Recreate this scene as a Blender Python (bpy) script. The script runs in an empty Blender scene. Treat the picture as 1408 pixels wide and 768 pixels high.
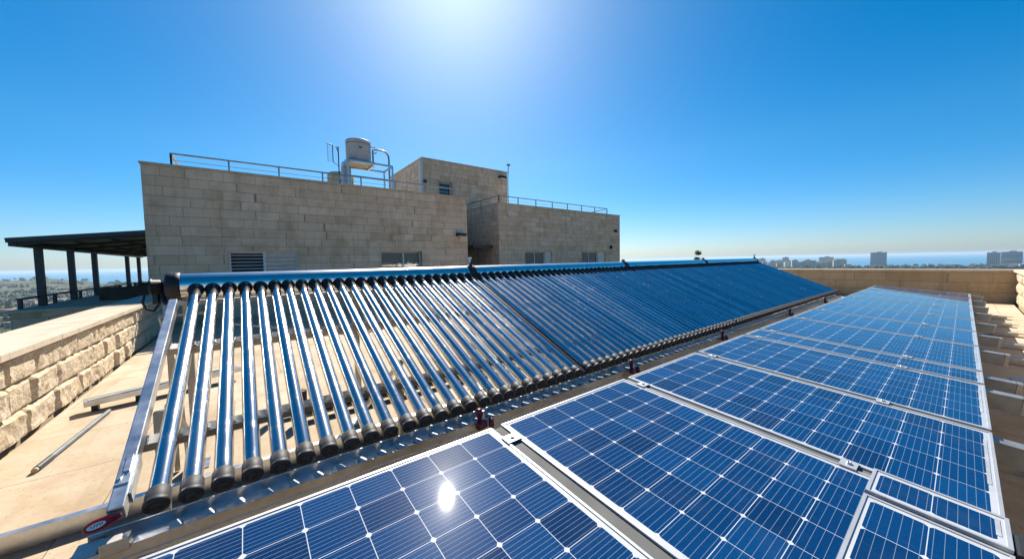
import bpy, bmesh, math, random
from mathutils import Vector, Matrix, noise
random.seed(7)
SC = bpy.context.scene
COL = SC.collection
R = math.radians

# ------------------------------------------------------------------ camera
F_PX, CW, CH = 475.0, 1408.0, 768.0
def make_camera():
    yaw, pitch, roll = R(52.6), math.atan(24.4 / F_PX), R(-1.16)
    F = Vector((math.cos(yaw), math.sin(yaw), 0)); Rt = Vector((math.sin(yaw), -math.cos(yaw), 0)); U = Vector((0, 0, 1))
    f2 = F * math.cos(pitch) - U * math.sin(pitch)
    u2 = U * math.cos(pitch) + F * math.sin(pitch)
    r3 = Rt * math.cos(roll) + u2 * math.sin(roll)
    u3 = u2 * math.cos(roll) - Rt * math.sin(roll)
    cam = bpy.data.cameras.new('camera'); o = bpy.data.objects.new('camera', cam); COL.objects.link(o)
    m = Matrix((( r3.x, u3.x, -f2.x, 0), (r3.y, u3.y, -f2.y, 0), (r3.z, u3.z, -f2.z, 0), (0, 0, 0, 1)))
    o.matrix_world = m
    cam.sensor_width = 36; cam.lens = F_PX / CW * 36
    cam.clip_start = 0.05; cam.clip_end = 90000
    SC.camera = o
make_camera()

# ------------------------------------------------------------------ sky, sun, exposure
SUN = Vector((0.357, 0.640, 0.680)).normalized()
w = bpy.data.worlds.new('World'); SC.world = w; w.use_nodes = True
nt = w.node_tree; nt.nodes.clear()
sky = nt.nodes.new('ShaderNodeTexSky'); sky.sky_type = 'NISHITA'; sky.sun_disc = False
sky.sun_elevation = math.asin(SUN.z); sky.sun_rotation = math.atan2(SUN.x, SUN.y)
sky.altitude = 0; sky.air_density = 1.0; sky.dust_density = 0.54; sky.ozone_density = 2.0
hsv = nt.nodes.new('ShaderNodeHueSaturation'); hsv.inputs['Saturation'].default_value = 1.46
bg = nt.nodes.new('ShaderNodeBackground'); bg.inputs['Strength'].default_value = 0.067
out = nt.nodes.new('ShaderNodeOutputWorld')
tint = nt.nodes.new('ShaderNodeMix'); tint.data_type = 'RGBA'; tint.blend_type = 'MULTIPLY'; tint.inputs[0].default_value = 1.0; 
tc_ = nt.nodes.new('ShaderNodeTexCoord'); sx = nt.nodes.new('ShaderNodeSeparateXYZ'); nt.links.new(tc_.outputs['Generated'], sx.inputs[0])
rp_ = nt.nodes.new('ShaderNodeValToRGB'); nt.links.new(sx.outputs[2], rp_.inputs[0])       # air colour from the horizon up
for i_, (p_, c_) in enumerate(((0., (.66, .80, 1.10, 1)), (.10, (.74, .87, 1.04, 1)), (.26, (.84, .95, 1.0, 1)), (.6, (.84, .96, 1.0, 1)))):
    e_ = rp_.color_ramp.elements[i_] if i_ < 2 else rp_.color_ramp.elements.new(p_)
    e_.position = p_; e_.color = c_
nt.links.new(rp_.outputs[0], tint.inputs[7])
nt.links.new(sky.outputs[0], tint.inputs[6]); nt.links.new(tint.outputs[2], hsv.inputs['Color']); nt.links.new(hsv.outputs[0], bg.inputs['Color']); nt.links.new(bg.outputs[0], out.inputs['Surface'])
sl = bpy.data.lights.new('sun', 'SUN'); sl.energy = 5.0; sl.angle = R(0.55); sl.color = (1.0, 0.93, 0.82)
so = bpy.data.objects.new('sun', sl); COL.objects.link(so); so.rotation_euler = SUN.to_track_quat('Z', 'Y').to_euler()
SC.view_settings.view_transform = 'Standard'; SC.view_settings.look = 'None'
SC.view_settings.gamma = 1.0; SC.view_settings.use_curve_mapping = False
SC.view_settings.exposure = 0.92
SC.render.engine = 'CYCLES'
SC.cycles.caustics_reflective = False; SC.cycles.caustics_refractive = False
SC.cycles.max_bounces = 10; SC.cycles.glossy_bounces = 6; SC.cycles.volume_bounces = 0

# ------------------------------------------------------------------ material helpers
class NG:
    def __init__(s, name):
        s.m = bpy.data.materials.new(name); s.m.use_nodes = True
        s.t = s.m.node_tree; s.t.nodes.clear()
        s.out = s.t.nodes.new('ShaderNodeOutputMaterial')
        s.p = s.t.nodes.new('ShaderNodeBsdfPrincipled'); s.t.links.new(s.p.outputs[0], s.out.inputs['Surface'])
    def n(s, typ, **kw):
        x = s.t.nodes.new(typ)
        for k, v in kw.items(): setattr(x, k, v)
        return x
    def set(s, sock, v):
        if hasattr(v, 'links') or isinstance(v, bpy.types.NodeSocket): s.t.links.new(v, sock)
        elif v is not None: sock.default_value = v
    def math(s, op, a, b=None, c=None, clamp=False):
        x = s.n('ShaderNodeMath', operation=op, use_clamp=clamp)
        s.set(x.inputs[0], a)
        if b is not None: s.set(x.inputs[1], b)
        if c is not None: s.set(x.inputs[2], c)
        return x.outputs[0]
    def noise(s, scale, detail=4, rough=.55, vec=None, dim='3D'):
        x = s.n('ShaderNodeTexNoise', noise_dimensions=dim); x.inputs['Scale'].default_value = scale
        x.inputs['Detail'].default_value = detail; x.inputs['Roughness'].default_value = rough
        s.set(x.inputs['Vector'], vec if vec is not None else s.obj()); return x.outputs[0]
    def obj(s):
        if not hasattr(s, '_g'): s._g = s.n('ShaderNodeNewGeometry').outputs['Position']
        return s._g
    def uv(s):
        if not hasattr(s, '_uv'):
            x = s.n('ShaderNodeUVMap'); s._uv = x.outputs[0]
            y = s.n('ShaderNodeSeparateXYZ'); s.set(y.inputs[0], s._uv); s._ux, s._uy = y.outputs[0], y.outputs[1]
        return s._uv
    def ramp(s, f, stops):
        x = s.n('ShaderNodeValToRGB'); s.set(x.inputs[0], f); e = x.color_ramp.elements
        while len(e) < len(stops): e.new(.5)
        for i, (p, c) in enumerate(stops): e[i].position = p; e[i].color = (c if len(c) == 4 else (*c, 1))
        return x.outputs[0]
    def mix(s, f, a, b, typ='MIX'):
        x = s.n('ShaderNodeMix', data_type='RGBA', blend_type=typ)
        s.set(x.inputs[0], f)
        s.set(x.inputs[6], a if not isinstance(a, tuple) else (*a, 1)); s.set(x.inputs[7], b if not isinstance(b, tuple) else (*b, 1))
        return x.outputs[2]
    def wn(s, vec, dim='2D'):
        x = s.n('ShaderNodeTexWhiteNoise', noise_dimensions=dim)
        if dim == '1D': s.set(x.inputs['W'], vec)
        else: s.set(x.inputs['Vector'], vec)
        return x
    def comb(s, x, y, z=0.0):
        c = s.n('ShaderNodeCombineXYZ'); s.set(c.inputs[0], x); s.set(c.inputs[1], y); s.set(c.inputs[2], z); return c.outputs[0]
    def bump(s, h, strength=.4, dist=.01):
        x = s.n('ShaderNodeBump'); x.inputs['Strength'].default_value = strength; x.inputs['Distance'].default_value = dist
        s.set(x.inputs['Height'], h); s.t.links.new(x.outputs[0], s.p.inputs['Normal'])
    def base(s, c, rough=.5, metal=0., spec=.5):
        if isinstance(c, tuple): c = (*c, 1)
        s.set(s.p.inputs['Base Color'], c); s.set(s.p.inputs['Roughness'], rough); s.set(s.p.inputs['Metallic'], metal)
        s.p.inputs['Specular IOR Level'].default_value = spec
        return s

def plain(name, c, rough=.5, metal=0., spec=.5, var=.25, scale=6., bump=0.):
    g = NG(name)
    n = g.noise(scale, 5)
    lo = tuple(x * (1 - var) for x in c); hi = tuple(min(1, x * (1 + var)) for x in c)
    g.base(g.ramp(n, [(.3, lo), (.7, hi)]), g.math('MULTIPLY_ADD', g.noise(scale * 4, 3), .25 * rough, rough * .87), metal, spec)
    if bump: g.bump(g.noise(scale * 8, 6), bump, .01)
    return g.m

def ashlar(name, h, wdt, cols, joint=.008, z0=0., tint=1.0, bumpy=.5, stain=.5):
    """coursed stone with blocks of varying length, laid in metres of the UV map"""
    g = NG(name); g.uv(); x, y = g._ux, g._uy
    yy = g.math('DIVIDE', g.math('SUBTRACT', y, z0), h)
    row = g.math('FLOOR', yy)
    rr = g.wn(row, '1D').outputs[0]
    xs = g.math('ADD', g.math('DIVIDE', x, wdt), g.math('MULTIPLY', rr, 17.3))
    warp = g.math('MULTIPLY', g.math('SINE', g.math('ADD', g.math('MULTIPLY', xs, 2.3), g.math('MULTIPLY', rr, 40.))), .26)
    warp2 = g.math('MULTIPLY', g.math('SINE', g.math('ADD', g.math('MULTIPLY', xs, .83), g.math('MULTIPLY', rr, 91.))), .3)
    xs = g.math('ADD', g.math('ADD', xs, warp), warp2)
    colm = g.math('FLOOR', xs)
    fx = g.math('FRACT', xs); fy = g.math('FRACT', yy)
    dx = g.math('MULTIPLY', g.math('MINIMUM', fx, g.math('SUBTRACT', 1., fx)), wdt)
    dy = g.math('MULTIPLY', g.math('MINIMUM', fy, g.math('SUBTRACT', 1., fy)), h)
    d = g.math('MINIMUM', dx, dy)
    wob = g.math('MULTIPLY_ADD', g.noise(14, 3), .006, -.003)
    d = g.math('ADD', d, wob)
    jm = g.math('SMOOTH_MIN', g.math('DIVIDE', d, joint), 1., .2)
    jm = g.math('MAXIMUM', jm, 0.)
    rc = g.wn(g.comb(colm, row)).outputs[0]
    base = g.ramp(rc, cols)
    n1 = g.noise(2.2, 6, .6); n2 = g.noise(28, 5, .65)
    base = g.mix(g.math('MULTIPLY', g.ramp(n1, [(.45, (0, 0, 0)), (.72, (1, 1, 1))]), stain), base, (.33 * tint, .22 * tint, .12 * tint))
    base = g.mix(.55, base, g.ramp(n2, [(.25, (.6, .57, .53)), (.45, (1, 1, 1)), (.7, (1.06, 1.06, 1.06))]), 'MULTIPLY')
    pits = g.ramp(g.noise(55, 2, .5), [(.26, (.45, .38, .3)), (.34, (1, 1, 1))])
    base = g.mix(.7, base, pits, 'MULTIPLY')
    run = g.ramp(g.noise(1., 5, .6, g.comb(g.math('MULTIPLY', x, 4.2), g.math('MULTIPLY', y, .45), 2.)), [(.5, (1, 1, 1)), (.75, (.74, .70, .64))])
    base = g.mix(.8, base, run, 'MULTIPLY')
    col = g.mix(jm, (.20 * tint, .16 * tint, .115 * tint), base)
    g.base(col, .85, 0, .25)
    g.bump(g.math('ADD', g.math('MULTIPLY', jm, .6), g.math('ADD', g.math('MULTIPLY', n2, .35), g.math('MULTIPLY', rc, .15))), bumpy, .012)
    return g.m

STONE = [(0., (.60, .42, .28)), (.3, (.72, .53, .37)), (.7, (.68, .50, .355)), (1., (.78, .59, .44))]
M = {}
M['facade'] = ashlar('facade_stone', .262, .62, STONE, .009, z0=2.45 - .262 * 20)
M['far_wall'] = ashlar('parapet_ashlar', .29, .95, [(0., (.42, .30, .17)), (.5, (.50, .38, .23)), (1., (.47, .34, .2))], .012, z0=-1.5, stain=.7)
M['floor'] = ashlar('roof_paving', .92, 1.05, [(0., (.44, .355, .25)), (.5, (.50, .41, .30)), (1., (.53, .445, .335))], .006, z0=.35, stain=.65)
M['coping'] = ashlar('coping_stone', 4.0, 1.1, [(0., (.52, .43, .32)), (1., (.58, .49, .38))], .004, stain=.25, bumpy=.25)
def rock():
    g = NG('rock_face_stone')
    n = g.noise(7, 8, .65); n2 = g.noise(38, 5, .7)
    c = g.ramp(n, [(.25, (.44, .32, .19)), (.5, (.62, .50, .35)), (.75, (.70, .60, .46))])
    c = g.mix(.5, c, g.ramp(n2, [(.3, (.5, .45, .38)), (.55, (1, 1, 1))]), 'MULTIPLY')
    g.base(c, .9, 0, .2); g.bump(g.math('ADD', n, g.math('MULTIPLY', n2, .5)), .8, .03); return g.m
M['rock'] = rock()
M['mortar'] = plain('mortar', (.42, .33, .22), .95, 0, .2, .2, 9, .3)

def galv(name='galvanised_steel', c=(.62, .64, .66), rough=.33):
    g = NG(name)
    v = g.n('ShaderNodeTexVoronoi'); v.inputs['Scale'].default_value = 60; g.set(v.inputs['Vector'], g.obj())
    n = g.noise(9, 5)
    col = g.mix(.5, g.ramp(v.outputs['Color'], [(.2, tuple(x * .82 for x in c)), (.8, c)]), g.ramp(n, [(.3, tuple(x * .7 for x in c)), (.7, tuple(min(1, x * 1.1) for x in c))]))
    g.base(col, g.math('MULTIPLY_ADD', n, .3, rough - .12), 1.0); g.bump(g.noise(30, 4), .06, .004)
    return g.m
M['galv'] = galv()
M['pole'] = plain('dull_grey_pole', (.15, .165, .17), .6, .1)
M['dull_steel'] = galv('weathered_steel', (.50, .48, .44), .5)
M['rail_grey'] = plain('anodised_grey_rail', (.30, .31, .31), .45, .6)
M['alu'] = plain('aluminium_frame', (.50, .51, .52), .45, .5, var=.08)
M['gap'] = plain('matt_grey_infill', (.13, .13, .125), .8, 0, .2, .2)
M['side_alu'] = M['alu']
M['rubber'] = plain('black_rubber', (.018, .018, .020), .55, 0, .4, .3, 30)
M['cap_grey'] = plain('grey_plastic_collar', (.04, .04, .043), .6, 0, .35, .3, 40)
M['black_metal'] = plain('black_metal', (.02, .02, .022), .4, .2)
M['dark_paint'] = plain('charcoal_paint', (.035, .042, .05), .45, 0, .5, .2)
M['red'] = plain('red_plastic', (.30, .012, .02), .3, 0, .5, .2, 25)
M['maroon'] = plain('maroon_plastic', (.12, .006, .025), .35, 0, .5, .3, 25)
M['white_badge'] = plain('white_badge', (.75, .75, .73), .4, 0, .5, .08, 40)
M['white_paint'] = plain('white_window_paint', (.62, .60, .56), .45, 0, .4, .08)
M['ink'] = plain('dark_ink', (.03, .03, .06), .5)
M['tank'] = plain('grey_tank_plastic', (.32, .36, .41), .5, 0, .4, .15, 3)
M['beige_tank'] = plain('beige_render', (.40, .34, .24), .8, 0, .3, .35, 5, .3)
M['roof_felt'] = plain('roof_render', (.45, .42, .37), .9, 0, .2)
M['timber'] = plain('brown_planter_board', (.09, .055, .035), .7)
M['soffit'] = plain('pergola_soffit', (.55, .50, .42), .7)
M['dark_inside'] = plain('dark_interior', (.02, .02, .022), .8)

def glassdark():
    g = NG('window_glass'); g.base((.03, .045, .055), .06, 0, .8); return g.m
M['glass'] = glassdark()

def tubemat():
    g = NG('evacuated_tube_glass')
    n = g.noise(5, 4)
    oi = g.n('ShaderNodeObjectInfo').outputs['Random']
    c = g.ramp(n, [(.3, (.58, .57, .56)), (.7, (.70, .69, .68))])
    c = g.mix(1., c, g.ramp(oi, [(0., (.78, .80, .84)), (1., (1.06, 1.04, 1.02))]), 'MULTIPLY')
    dust = g.ramp(g.noise(9, 7, .7), [(.52, (0, 0, 0)), (.75, (1, 1, 1))])
    c = g.mix(g.math('MULTIPLY', dust, .3), c, (.42, .39, .34))
    g.base(c, g.math('ADD', g.math('MULTIPLY_ADD', oi, .08, .12), g.math('MULTIPLY', dust, .16)), 1.0)
    g.p.inputs['Coat Weight'].default_value = .6; g.p.inputs['Coat Roughness'].default_value = .03
    return g.m
M['tube'] = tubemat()
def chrome():
    g = NG('polished_manifold_casing')
    n = g.noise(6, 5)
    g.base(g.ramp(n, [(.3, (.74, .72, .68)), (.7, (.84, .81, .77))]), g.math('MULTIPLY_ADD', n, .10, .17), 1.0)
    return g.m
M['chrome'] = chrome()

def pvmat(name, cu, cv, nbus=6):
    g = NG(name); g.uv(); a, b = g._ux, g._uy
    fa = g.math('FRACT', a); fb = g.math('FRACT', b)
    da = g.math('MULTIPLY', g.math('MINIMUM', fa, g.math('SUBTRACT', 1., fa)), cu)
    db = g.math('MULTIPLY', g.math('MINIMUM', fb, g.math('SUBTRACT', 1., fb)), cv)
    line = g.math('LESS_THAN', g.math('MINIMUM', da, db), .0012)
    dia = g.math('LESS_THAN', g.math('ADD', da, db), .0125)
    white = g.math('MAXIMUM', line, dia)
    fbus = g.math('FRACT', g.math('MULTIPLY', b, float(nbus)))
    dbus = g.math('MULTIPLY', g.math('ABSOLUTE', g.math('SUBTRACT', fbus, .5)), cv / nbus)
    bus = g.math('LESS_THAN', dbus, .00062)
    ffin = g.math('FRACT', g.math('MULTIPLY', a, 44.))
    fin = g.math('LESS_THAN', ffin, .13)
    oi = g.n('ShaderNodeObjectInfo').outputs['Random']
    rnd = g.wn(g.comb(g.math('FLOOR', a), g.math('FLOOR', b), g.math('MULTIPLY', oi, 91.)), '3D').outputs[0]
    cell = g.ramp(rnd, [(0., (.0015, .022, .078)), (.15, (.0015, .031, .108)), (.8, (.002, .039, .130)), (1., (.003, .047, .150))])
    grain = g.noise(120, 2, .6)
    cell = g.mix(.5, cell, g.ramp(grain, [(.3, (.6, .65, .7)), (.7, (1.2, 1.2, 1.2))]), 'MULTIPLY')
    cell = g.mix(g.math('MULTIPLY', fin, .025), cell, (.3, .36, .45))
    cell = g.mix(g.math('MULTIPLY', bus, .36), cell, (.48, .55, .64))
    col = g.mix(white, cell, (.50, .52, .56))
    dust = g.ramp(g.noise(3.2, 8, .68), [(.5, (0, 0, 0)), (.8, (.03, .03, .03))])
    streak = g.ramp(g.noise(1., 6, .6, g.comb(g.math('MULTIPLY', a, 9.), g.math('MULTIPLY', b, .9), oi)), [(.6, (0, 0, 0)), (.85, (.03, .03, .03))])
    vo = g.n('ShaderNodeTexVoronoi'); vo.inputs['Scale'].default_value = 2.1; g.set(vo.inputs['Vector'], g.obj())
    sz = g.math('MULTIPLY', g.math('SUBTRACT', g.wn(vo.outputs['Color'], '3D').outputs[0], .55), .075)
    spot = g.math('LESS_THAN', g.math('MULTIPLY_ADD', g.noise(40, 3), .03, g.math('SUBTRACT', vo.outputs['Distance'], .015)), sz)
    col = g.mix(g.math('ADD', dust, streak), col, (.45, .45, .42))
    col = g.mix(g.math('MULTIPLY', spot, .35), col, (.30, .34, .38))
    g.base(col, g.math('MULTIPLY_ADD', g.noise(6, 4), .10, .22), 0., .006)
    g.p.inputs['Coat Weight'].default_value = 1.; g.p.inputs['Coat IOR'].default_value = 1.24
    g.set(g.p.inputs['Coat Roughness'], g.math('MULTIPLY_ADD', g.noise(3, 6), .02, .022))
    return g.m
M['pv'] = pvmat('solar_cells', .207, .1435)
M['pv_wide'] = pvmat('solar_cells_near', .168, .1435, 8)
M['pv_label'] = plain('grey_label', (.36, .38, .40), .5)
def backsheet():
    g = NG('white_backsheet_under_glass'); n = g.noise(12, 4)
    g.base(g.ramp(n, [(.3, (.46, .47, .48)), (.7, (.54, .54, .55))]), .35, 0, .4)
    g.p.inputs['Coat Weight'].default_value = 1.; g.p.inputs['Coat Roughness'].default_value = .06
    return g.m
M['backsheet'] = backsheet()

# ------------------------------------------------------------------ mesh helpers
def tag(o, label=None, cat=None, group=None, kind=None):
    if label: o['label'] = label
    if cat: o['category'] = cat
    if group: o['group'] = group
    if kind: o['kind'] = kind
    return o
def empty(name, loc, label, cat, group=None, rot=None):
    o = bpy.data.objects.new(name, None); COL.objects.link(o); o.location = loc
    o.empty_display_size = .1
    if rot: o.rotation_euler = rot
    return tag(o, label, cat, group)
def offset_of(o):
    v = Vector((0, 0, 0))
    while o is not None: v += Vector(o.location); o = o.parent
    return v

class MB:
    """collects vertices and faces; build() links them as one mesh object"""
    def __init__(s): s.v = []; s.f = []; s.sm = []; s.mi = []; s.uvs = {}
    def add(s, vs, fs, smooth=False, mi=0):
        k = len(s.v); s.v += [Vector(p) for p in vs]
        for f in fs: s.f.append([i + k for i in f]); s.sm.append(smooth); s.mi.append(mi)
        return s
    def box(s, x0, x1, y0, y1, z0, z1, mi=0):
        vs = [(x, y, z) for z in (z0, z1) for y in (y0, y1) for x in (x0, x1)]
        return s.add(vs, [(0, 2, 3, 1), (4, 5, 7, 6), (0, 1, 5, 4), (2, 6, 7, 3), (0, 4, 6, 2), (1, 3, 7, 5)], mi=mi)
    def bar(s, p, q, wd, ht, up=(0, 0, 1), mi=0, tw=1.0):
        p, q = Vector(p), Vector(q); d = (q - p).normalized(); up = Vector(up)
        a = d.cross(up)
        if a.length < 1e-4: a = d.cross(Vector((1, 0, 0)))
        a.normalize(); b = a.cross(d).normalized()
        vs = []
        for c, k in ((p, 1.0), (q, tw)):
            for i, j in ((-1, -1), (1, -1), (1, 1), (-1, 1)): vs.append(c + a * (i * wd / 2 * k) + b * (j * ht / 2 * k))
        return s.add(vs, [(3, 2, 1, 0), (4, 5, 6, 7), (0, 1, 5, 4), (1, 2, 6, 5), (2, 3, 7, 6), (3, 0, 4, 7)], mi=mi)
    def tube(s, pts, r, seg=8, caps=True, radii=None, mi=0):
        pts = [Vector(p) for p in pts]; n = len(pts); rings = []
        up = Vector((0, 0, 1)); prev = None
        for i, p in enumerate(pts):
            d = (pts[min(i + 1, n - 1)] - pts[max(i - 1, 0)]).normalized()
            if prev is None:
                a = d.cross(up)
                if a.length < 1e-3: a = d.cross(Vector((1, 0, 0)))
            else: a = prev - d * prev.dot(d)
            a.normalize(); prev = a; b = d.cross(a)
            rr = radii[i] if radii else r
            rings.append([p + a * (rr * math.cos(t)) + b * (rr * math.sin(t)) for t in [2 * math.pi * k / seg for k in range(seg)]])
        vs = [v for rg in rings for v in rg]; fs = []
        for i in range(n - 1):
            for k in range(seg):
                fs.append((i * seg + k, i * seg + (k + 1) % seg, (i + 1) * seg + (k + 1) % seg, (i + 1) * seg + k))
        s.add(vs, fs, True, mi)
        if caps:
            s.add(rings[0], [tuple(range(seg))[::-1]], False, mi); s.add(rings[-1], [tuple(range(seg))], False, mi)
        return s
    def lathe(s, prof, c=(0, 0, 0), ax=(0, 0, 1), seg=24, mi=0):
        ax = Vector(ax).normalized(); a = ax.cross(Vector((0, 0, 1)))
        if a.length < 1e-3: a = Vector((1, 0, 0))
        a.normalize(); b = ax.cross(a); c = Vector(c)
        vs = []; fs = []
        for (r, h) in prof:
            for k in range(seg):
                t = 2 * math.pi * k / seg; vs.append(c + ax * h + a * (r * math.cos(t)) + b * (r * math.sin(t)))
        for i in range(len(prof) - 1):
            for k in range(seg): fs.append((i * seg + k, i * seg + (k + 1) % seg, (i + 1) * seg + (k + 1) % seg, (i + 1) * seg + k))
        s.add(vs, fs, True, mi)
        return s
    def build(s, name, mat, parent=None, bevel=0., autosmooth=None):
        me = bpy.data.meshes.new(name)
        off = offset_of(parent) if parent is not None else Vector((0, 0, 0))
        me.from_pydata([tuple(v - off) for v in s.v], [], s.f)
        mats = mat if isinstance(mat, (list, tuple)) else [mat]
        for m in mats: me.materials.append(m)
        for p, sm, mi in zip(me.polygons, s.sm, s.mi): p.use_smooth = sm; p.material_index = mi
        uvl = me.uv_layers.new(name='UVMap')
        for p in me.polygons:
            nr = p.normal
            for li in p.loop_indices:
                q = me.vertices[me.loops[li].vertex_index].co + off
                if abs(nr.z) > .7: uvl.data[li].uv = (q.x, q.y)
                elif abs(nr.x) > abs(nr.y): uvl.data[li].uv = (q.y + 31.3, q.z)
                else: uvl.data[li].uv = (q.x, q.z)
        me.update()
        if bevel:
            bm = bmesh.new(); bm.from_mesh(me)
            bmesh.ops.remove_doubles(bm, verts=bm.verts, dist=1e-6)
            es = [e for e in bm.edges if len(e.link_faces) == 2 and e.calc_face_angle(0) > .6]
            bmesh.ops.bevel(bm, geom=es, offset=bevel, segments=2, affect='EDGES', profile=.7)
            bm.to_mesh(me); bm.free()
        o = bpy.data.objects.new(name, me); COL.objects.link(o)
        if parent is not None: o.parent = parent
        return o
def children(o): return [c for c in COL.objects if c.parent == o]
def copy_tree(o, parent=None):
    c = o.copy(); COL.objects.link(c)
    if parent is not None: c.parent = parent
    for ch in list(o.children): copy_tree(ch, c)
    return c
def arc(c, r, a0, a1, n, plane='xz'):
    out = []
    for i in range(n + 1):
        t = a0 + (a1 - a0) * i / n
        out.append((c[0] + r * math.cos(t), c[1], c[2] + r * math.sin(t)) if plane == 'xz' else (c[0], c[1] + r * math.cos(t), c[2] + r * math.sin(t)))
    return out

ZF = -1.5          # roof floor below the eye
# ------------------------------------------------------------------ terrain and sea
SEA_Z = -60.
def coast(az):     # distance to the shoreline
    return 1950 + 120 * math.sin(az * 5.) + 60 * math.sin(az * 13 + 1) + (900 if az > R(103.6) and az < R(140) else 0)
def ground_h(r, az):
    base = -13.5 - 42.5 * min(1., max(0., (r - 40) / 620)) ** .8
    x, y = r * math.cos(az), r * math.sin(az)
    base += 2.5 * noise.noise((x / 140, y / 140, 0)) * min(1, r / 200) * (1 if r < 1500 else .5)
    hill = 34 * math.exp(-((math.degrees(az) - 108) / 5.2) ** 2 - ((r - 2350) / 300.) ** 2)
    hill += 12 * math.exp(-((math.degrees(az) - 101) / 3.) ** 2 - ((r - 1800) / 160.) ** 2)
    base += hill * (.8 + .5 * noise.noise((x / 90, y / 90, 3)))
    return base
def make_land():
    radii = [0, 12, 25, 40, 60, 85, 120, 160, 210, 270, 340, 420, 520, 640, 760, 900, 1050, 1200, 1350, 1500, 1650, 1800]
    NA = 180; vs = [(0, 0, -13.5)]; fs = []
    rings = []
    ext = [.0, .12, .25, .38, .5, .62, .75, .88, 1.]
    for i, r in enumerate(radii[1:]):
        ring = []
        for k in range(NA):
            az = 2 * math.pi * k / NA; ring.append(len(vs)); vs.append((r * math.cos(az), r * math.sin(az), ground_h(r, az)))
        rings.append(ring)
    for j in ext[1:]:
        ring = []
        for k in range(NA):
            az = 2 * math.pi * k / NA; dg = math.degrees(az)
            seaward = -70 < (dg if dg < 180 else dg - 360) < 150
            R1 = coast(az) if seaward else 38000
            r = 1800 + (R1 - 1800) * (j if seaward else j ** 3)
            z = ground_h(r, az)
            if seaward and j == 1.: z = SEA_Z - 4
            ring.append(len(vs)); vs.append((r * math.cos(az), r * math.sin(az), z))
        rings.append(ring)
    for k in range(NA): fs.append((0, rings[0][k], rings[0][(k + 1) % NA]))
    for a, b in zip(rings[:-1], rings[1:]):
        for k in range(NA): fs.append((a[k], b[k], b[(k + 1) % NA], a[(k + 1) % NA]))
    g = NG('coastal_plain')
    n = g.noise(.006, 6, .6); n2 = g.noise(.05, 6, .65); n3 = g.noise(.4, 4, .6)
    c = g.ramp(n, [(.34, (.035, .05, .022)), (.46, (.075, .085, .04)), (.55, (.20, .165, .10)), (.66, (.09, .10, .05))])
    c = g.mix(g.ramp(n2, [(.48, (0, 0, 0)), (.56, (1, 1, 1))]), c, (.03, .045, .02))
    c = g.mix(.6, c, g.ramp(n3, [(.3, (.5, .5, .5)), (.7, (1.2, 1.2, 1.1))]), 'MULTIPLY')
    g.base(c, .95, 0, .1)
    mb = MB(); mb.add(vs, fs, True); o = mb.build('terrain', g.m); tag(o, kind='structure')
make_land()
def make_sea():
    g = NG('sea_water')
    n = g.noise(.0016, 5, .6); n2 = g.noise(.02, 4)
    g.base(g.ramp(n, [(.3, (.010, .14, .27)), (.7, (.018, .19, .34))]), .42, 0, .35)
    g.bump(n2, .3, 2.)
    NA = 96; vs = [(0, 0, SEA_Z)]
    for k in range(NA): vs.append((42000 * math.cos(2 * math.pi * k / NA), 42000 * math.sin(2 * math.pi * k / NA), SEA_Z))
    fs = [(0, 1 + k, 1 + (k + 1) % NA) for k in range(NA)]
    o = MB().add(vs, fs).build('sea', g.m); tag(o, kind='structure')
make_sea()
def make_haze():
    m = bpy.data.materials.new('sea_haze'); m.use_nodes = True; t = m.node_tree; t.nodes.clear()
    o_ = t.nodes.new('ShaderNodeOutputMaterial'); v = t.nodes.new('ShaderNodeVolumePrincipled')
    v.inputs['Color'].default_value = (.62, .82, 1, 1); v.inputs['Density'].default_value = 1.0e-4
    v.inputs['Anisotropy'].default_value = .25
    t.links.new(v.outputs[0], o_.inputs['Volume'])
    o = MB().box(-43000, 43000, -43000, 43000, -66., 14.).build('haze', m); tag(o, kind='stuff')
make_haze()

# ------------------------------------------------------------------ roof floor and the building under it
tag(MB().box(-1.64, 17.6, -.9, 18.5, ZF - .2, ZF).build('roof_floor', M['floor']), kind='structure')
ub = MB().box(-2.12, 18.05, -1.4, 12.99, -14, ZF - .21).build('lower_storeys', M['facade'])
tag(ub, 'stone lower storeys of the house under the paved roof', 'building')

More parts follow.
